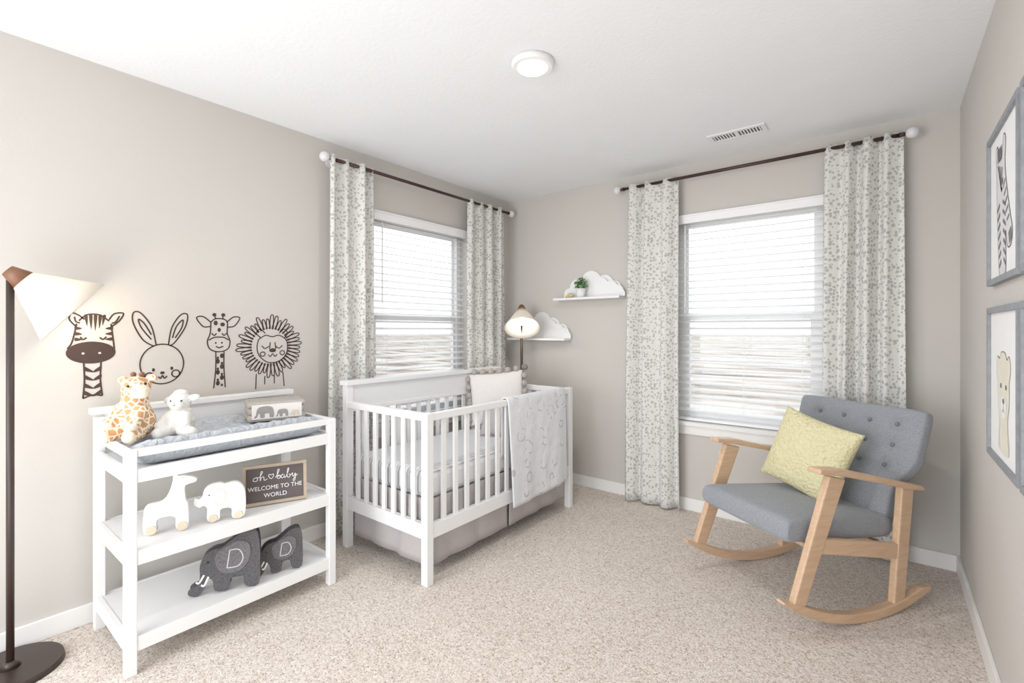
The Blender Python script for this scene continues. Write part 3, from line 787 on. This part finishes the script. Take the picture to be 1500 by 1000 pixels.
# ------------------------------------------------------------------ floor lamps
def lamp(x, y, zt, axis, bright, col):
    g = group('floor_lamp', (x, y, 0))
    cyl('base', (x, y, 0.001), (x, y, .022), .15, .145, M_pole, g, n=48)
    cyl('base_collar', (x, y, .022), (x, y, .045), .03, .014, M_pole, g)
    cyl('pole', (x, y, .03), (x, y, zt), .0115, .0115, M_pole, g)
    a = V(axis).normalized(); top = V((x, y, zt))
    spheres('knuckle', [(top, .018)], M_brown, g)
    p0 = top-a*.01+V((0, 0, .012))
    cyl('shade_cap', p0, p0+a*.065, .022, .045, M_brown, g, n=32)
    p1 = p0+a*.055
    N = 48; d = a; e1 = d.orthogonal().normalized(); e2 = d.cross(e1); vs = []; rings = [(0, .042), (.06, .077), (.12, .111), (.178, .147)]
    for (l, r) in rings:
        for i in range(N):
            t = 2*math.pi*i/N; vs.append(p1+d*l+e1*r*math.cos(t)+e2*r*math.sin(t))
    fs = []
    for k in range(len(rings)-1):
        for i in range(N): fs.append((k*N+i, k*N+(i+1) % N, (k+1)*N+(i+1) % N, (k+1)*N+i))
    o = mesh_obj('shade', vs, fs, M_shade, g, smooth=True)
    o.modifiers.new('t', 'SOLIDIFY').thickness = .002
    cyl('socket', p0+a*.03, p0+a*.09, .018, .018, M_brown, g)
    spheres('bulb', [(p1+d*.105, .036)], M_bulb, g)
    ld = bpy.data.lights.new('lamp_light', 'POINT'); ld.energy = bright; ld.color = col; ld.shadow_soft_size = .03
    lo = bpy.data.objects.new('lamp_light', ld); COL.objects.link(lo); lo.location = p1+d*.17; attach(lo, g)
lamp(.173, -3.178, 1.472, (.10, .70, -.58), 1.5, (1, .84, .64))
lamp(.30, -.20, 1.452, (.37, -.46, -.81), .7, (1, .92, .82))

# ------------------------------------------------------------------ cloud shelves
def cloud(name, x0, x1, z, lobes):
    g = group(name, ((x0+x1)/2, 0, z))
    boxes('shelf_board', [(x0, x1, -.115, -.002, z-.018, z)], M_white, g, .002)
    F = Fr((0, 0, z), (1, 0, 0), (0, 0, 1))
    def outline(lb):
        cs, ce = lb[0][0]-lb[0][2], lb[-1][0]+lb[-1][2]
        pts = []
        N = 140
        for i in range(N+1):
            x = cs+(ce-cs)*i/N; zz = 0
            for (cx, cz, r) in lb:
                if abs(x-cx) < r: zz = max(zz, cz+math.sqrt(r*r-(x-cx)**2))
            pts.append((x, max(zz, .001)))
        return [(cs, 0)]+pts+[(ce, 0)]
    extr('cloud_back', outline(lobes), F, .002, .016, M_white, g, smooth=False)
    lx = min(x1-.05, lobes[-1][0])
    lb = [(cx*.72+lx*.28+.03, cz*.70, r*.72) for (cx, cz, r) in lobes[2:]]
    extr('cloud_front', outline(lb), F, .024, .038, M_white, g, smooth=False)
    return g
cloud('cloud_shelf', .56, 1.15, 1.53, [(.66, .03, .055), (.73, .09, .065), (.86, .125, .09), (.98, .10, .075), (1.06, .06, .065), (1.10, .03, .045)])
cloud('cloud_shelf', .07, .67, 1.20, [(.17, .03, .055), (.25, .09, .065), (.38, .135, .09), (.49, .10, .075), (.58, .06, .065), (.62, .03, .045)])
g = group('potted_plant', (.80, -.075, 1.53))
cyl('pot', (.80, -.075, 1.531), (.80, -.075, 1.60), .030, .040, M_white, g)
vs, fs = [], []
for i in range(170):
    a = random.uniform(0, 6.28); e = random.uniform(.1, 1.5); r = random.uniform(.025, .065)
    c = V((.80+r*math.cos(a)*math.cos(e), -.075+r*math.sin(a)*math.cos(e)*.6, 1.60+r*1.35*math.sin(e)))
    d = V((math.cos(a+random.uniform(-.6, .6)), math.sin(a), random.uniform(-.2, 1))).normalized(); s_ = d.orthogonal().normalized()*.006
    k = len(vs); vs += [c-d*.010, c+s_, c+d*.014, c-s_]; fs.append((k, k+1, k+2, k+3))
mesh_obj('leaves', vs, fs, M_leaf, g, recalc=False)
g = group('gold_hedgehog_ornament', (.70, -.07, 1.53))
blob('ornament_body', [((.70, -.07, 1.551), (.032, .02, .020)), ((.668, -.075, 1.542), (.014, .010, .010))], M_gold, g, voxel=.003)

# ------------------------------------------------------------------ rocking chair
g = group('rocking_chair', (2.424, -.631, 0), math.radians(-124.1))
XZ = Fr((0, 0, 0), (1, 0, 0), (0, 0, 1))
def side(name, pts, y0, y1, m, bev=.004, smooth=False, seg=5):
    for sg, nm in ((1, '_left'), (-1, '_right')):
        extr(name+nm, pts, XZ, -y0*sg, -y1*sg, m, g, False, smooth, bev, seg)
R = .9
low = []; up = []
for i in range(33):
    s = -.37+(.88)*i/32
    low.append((s, R-math.sqrt(R*R-s*s)+.001))
for i in range(33):
    s = .505-(.865)*i/32
    th = .042*min(1, (.53-abs(s+.0))/.12) if s > .3 else (.042*min(1, (s+.40)/.10) if s < -.28 else .042)
    up.append((s, R-math.sqrt(R*R-s*s)+.001+max(th, .014)))
side('rocker', low+up, .276, .316, M_wood, .005)
side('front_leg', [(.395, .115), (.455, .135), (.255, .655), (.165, .632)], .280, .312, M_wood, .006)
side('back_leg', [(-.125, .035), (-.195, .045), (-.255, .555), (-.180, .570)], .280, .312, M_wood, .006)
side('side_rail', [(-.20, .235), (-.20, .305), (.345, .405), (.37, .345)], .283, .309, M_wood, .004)
side('armrest', [(.33, .672), (.325, .692), (.20, .680), (.0, .632), (-.20, .582), (-.295, .562), (-.300, .540), (-.20, .556), (.0, .606), (.20, .652)], .262, .328, M_wood, .007)
boxes('cross_rails', [(.25, .28, -.285, .285, .315, .335), (-.17, -.14, -.285, .285, .26, .29)], M_wood, g, .004, world=False)
Ms = Matrix.Translation((.12, 0, .393)) @ Matrix.Rotation(math.radians(-5), 4, 'Y')
def cf(u, v): return Ms @ V((.31*u, .262*v, 0)), (Ms.to_3x3() @ V((0, 0, 1)))
def tf(u, v):
    e = (max(0, 1-abs(u)**26)*max(0, 1-abs(v)**24))**.30
    return e*(.050+.016*(1-u*u)*(1-v*v)), e*.052
padmesh('seat', 56, 56, cf, tf, M_gray, g, False)
rec = V((-.205, 0, .56)); up_ = rec.normalized(); nb = up_.cross(V((0, 1, 0)))
if nb.x < 0: nb = -nb
btn = [(u, v) for v in (.72, .38, .04) for u in (-.62, -.21, .21, .62)]
def hw(v):
    t = (v+1)/2
    k = min(1, max(0, (t-.30)/.34)); k = k*k*(3-2*k)
    return .245+.076*k+.004*max(0, t-.7)/.3
def cfb(u, v):
    t = (v+1)/2
    topdrop = -.010*(abs(u)**6)*max(0, (t-.6)/.4)
    c = V((-.175, 0, .325))+rec*t+V((0, hw(v)*u*(1-.02*max(0, (t-.92)/.08)**2), 0))+up_*topdrop + nb*(.030*u*u*t)
    return c, nb
def tfb(u, v):
    e = (max(0, 1-abs(u)**26)*max(0, 1-abs(v)**30))**.30
    f = .034+.012*(1-u*u)
    for (bu, bv) in btn:
        d2 = ((u-bu)*.30)**2+((v-bv)*.28)**2
        f -= .019*math.exp(-d2/(.024**2))
    return e*f, e*.040
padmesh('backrest', 84, 84, cfb, tfb, M_gray, g, False)
bl = []
for (bu, bv) in btn:
    c, n_ = cfb(bu, bv); t1, _ = tfb(bu, bv); bl.append((c+n_*(t1+.003), .0115))
spheres('buttons', bl, M_button, g, False, 2)

g2 = group('throw_pillow', (2.45, -.60, .5))
Mc = Matrix.Translation((2.424, -.631, 0)) @ Matrix.Rotation(math.radians(-124.1), 4, 'Z')
Mp = Mc @ Matrix.Translation((-.035, -.035, .635)) @ Euler((0, math.radians(-17), 0)).to_matrix().to_4x4() @ Matrix.Rotation(math.radians(90+8), 4, 'Z') @ Matrix.Rotation(math.radians(10), 4, 'Y')
cushion('pillow', .40, .39, .14, M_yellow, g2, Mp)

# ------------------------------------------------------------------ framed pictures on right wall
def picture(name, y0, z0, kind):
    w_, h_ = .51, .52
    g = group(name, (RW, y0-w_/2, z0+h_/2))
    F = Fr((RW, y0, z0), (0, -1, 0), (0, 0, 1)); X = F.mat(0, 0, 0); b = .020
    boxes('frame', [(0, w_, 0, b, .001, .020), (0, w_, h_-b, h_, .001, .020), (0, b, b, h_-b, .001, .020), (w_-b, w_, b, h_-b, .001, .020)], M_frame, g, .001, xf=X)
    boxes('paper', [(b, w_-b, b, h_-b, .003, .010)], M_mat, g, xf=X)
    fn = lambda p: (p[0]*w_, p[1]*h_)
    if kind == 'zebra':
        HEAD = [(.36, .06), (.30, .34), (.27, .58), (.26, .74), (.24, .86), (.30, .88), (.35, .78), (.44, .79), (.50, .90), (.56, .86), (.54, .72), (.60, .56), (.70, .38), (.76, .28), (.72, .20), (.62, .20), (.56, .30), (.56, .06)]
        fills('head', [HEAD], F, M_picl, g, .0105, fn)
        st = [(HEAD, True, True, .005)]
        for i in range(7):
            y = .10+.06*i
            st.append(([(.355-.012*i, y), (.42-.008*i, y+.035)], False, True, .014)); st.append(([(.56, y), (.50-.006*i, y+.04)], False, True, .012))
        for i in range(5):
            st.append(([(.30+.04*i, .76-.012*i), (.37+.012*i, .66-.02*i), (.42+.01*i, .58)], False, True, .008))
            st.append(([(.55+.03*i, .62-.06*i), (.48+.03*i, .58-.055*i)], False, True, .009))
        for x in (.31, .35, .39, .43): st.append(([(x, .77), (x-.01, .86)], False, False, .012))
        st.append(([(.66, .24), (.74, .27)], False, True, .04)); st.append(([(.44, .62), (.48, .63)], False, False, .02))
        ribbons('stripes', st, F, M_pic, .01, g, .0112, fn)
    else:
        col = M_cub if kind == 'cub' else M_picl
        HEAD = [(.34, .10), (.36, .28), (.32, .40), (.31, .52), (.27, .60), (.30, .68), (.37, .67), (.43, .71), (.54, .71), (.60, .67), (.67, .69), (.71, .61), (.67, .53), (.67, .41), (.62, .29), (.66, .10)]
        fills('head', [HEAD], F, col, g, .0105, fn)
        fills('muzzle', [ell(.49, .37, .08, .07, 12)], F, M_mat, g, .0110, fn)
        fills('features', [ell(.41, .50, .022, .016, 8), ell(.57, .50, .022, .016, 8), ell(.49, .41, .030, .018, 8)], F, M_pic, g, .0115, fn)
        ribbons('lines', [([(.49, .40), (.49, .36), (.45, .34)], False, True), ([(.49, .36), (.53, .34)], False, True), (HEAD, False, True)], F, M_pic, .003, g, .0115, fn)
picture('zebra_picture', -.992, 1.426, 'zebra')
picture('lion_cub_picture', -.992, .828, 'cub')
picture('giraffe_picture', -1.535, 1.426, 'bear')
picture('elephant_picture', -1.535, .828, 'bear')

# ------------------------------------------------------------------ outside
boxes('ground', [(-400, 400, -400, 400, -3.2, -3.0)], M_ground)

# ------------------------------------------------------------------ lights, world
w = bpy.data.worlds.new('World'); scene.world = w; w.use_nodes = True
bg = w.node_tree.nodes['Background']; bg.inputs['Color'].default_value = (0.90, 0.955, 1.0, 1); bg.inputs['Strength'].default_value = 1.65

def area(name, loc, target, sx, sy, e, col=(1, 1, 1)):
    ld = bpy.data.lights.new(name, 'AREA'); ld.shape = 'RECTANGLE'; ld.size = sx; ld.size_y = sy; ld.energy = e; ld.color = col
    o = bpy.data.objects.new(name, ld); COL.objects.link(o); o.location = loc
    o.rotation_euler = (V(target)-V(loc)).to_track_quat('-Z', 'Y').to_euler()
    return o
area('rear_fill_light', (.95, -4.8, 1.5), (2.4, -.4, 1.4), 1.7, 1.6, 34, (.98, .99, 1))  # added fill behind the camera, lifts the room and right wall
area('bounce_flash_light', (1.6, -4.0, .4), (1.6, -2.2, 2.44), 2.4, 1.4, 29, (.93, .965, 1))
area('ceiling_lamp_light', (1.506, -1.72, H-.05), (1.506, -1.72, 0), .13, .13, 8, (1, .98, .95))

# ------------------------------------------------------------------ camera
cd = bpy.data.cameras.new('camera'); cam = bpy.data.objects.new('camera', cd); COL.objects.link(cam)
cam.location = (2.722, -3.413, 1.27); cam.rotation_euler = (math.radians(90), 0, CR)
cd.sensor_width = 36; cd.lens = 36*696/1500; cd.shift_y = -17/1500; cd.clip_start = .02; cd.clip_end = 1000
scene.camera = cam
scene.view_settings.view_transform = 'Standard'
scene.view_settings.look = 'None'
scene.view_settings.exposure = 0.2
scene.view_settings.gamma = 1.12
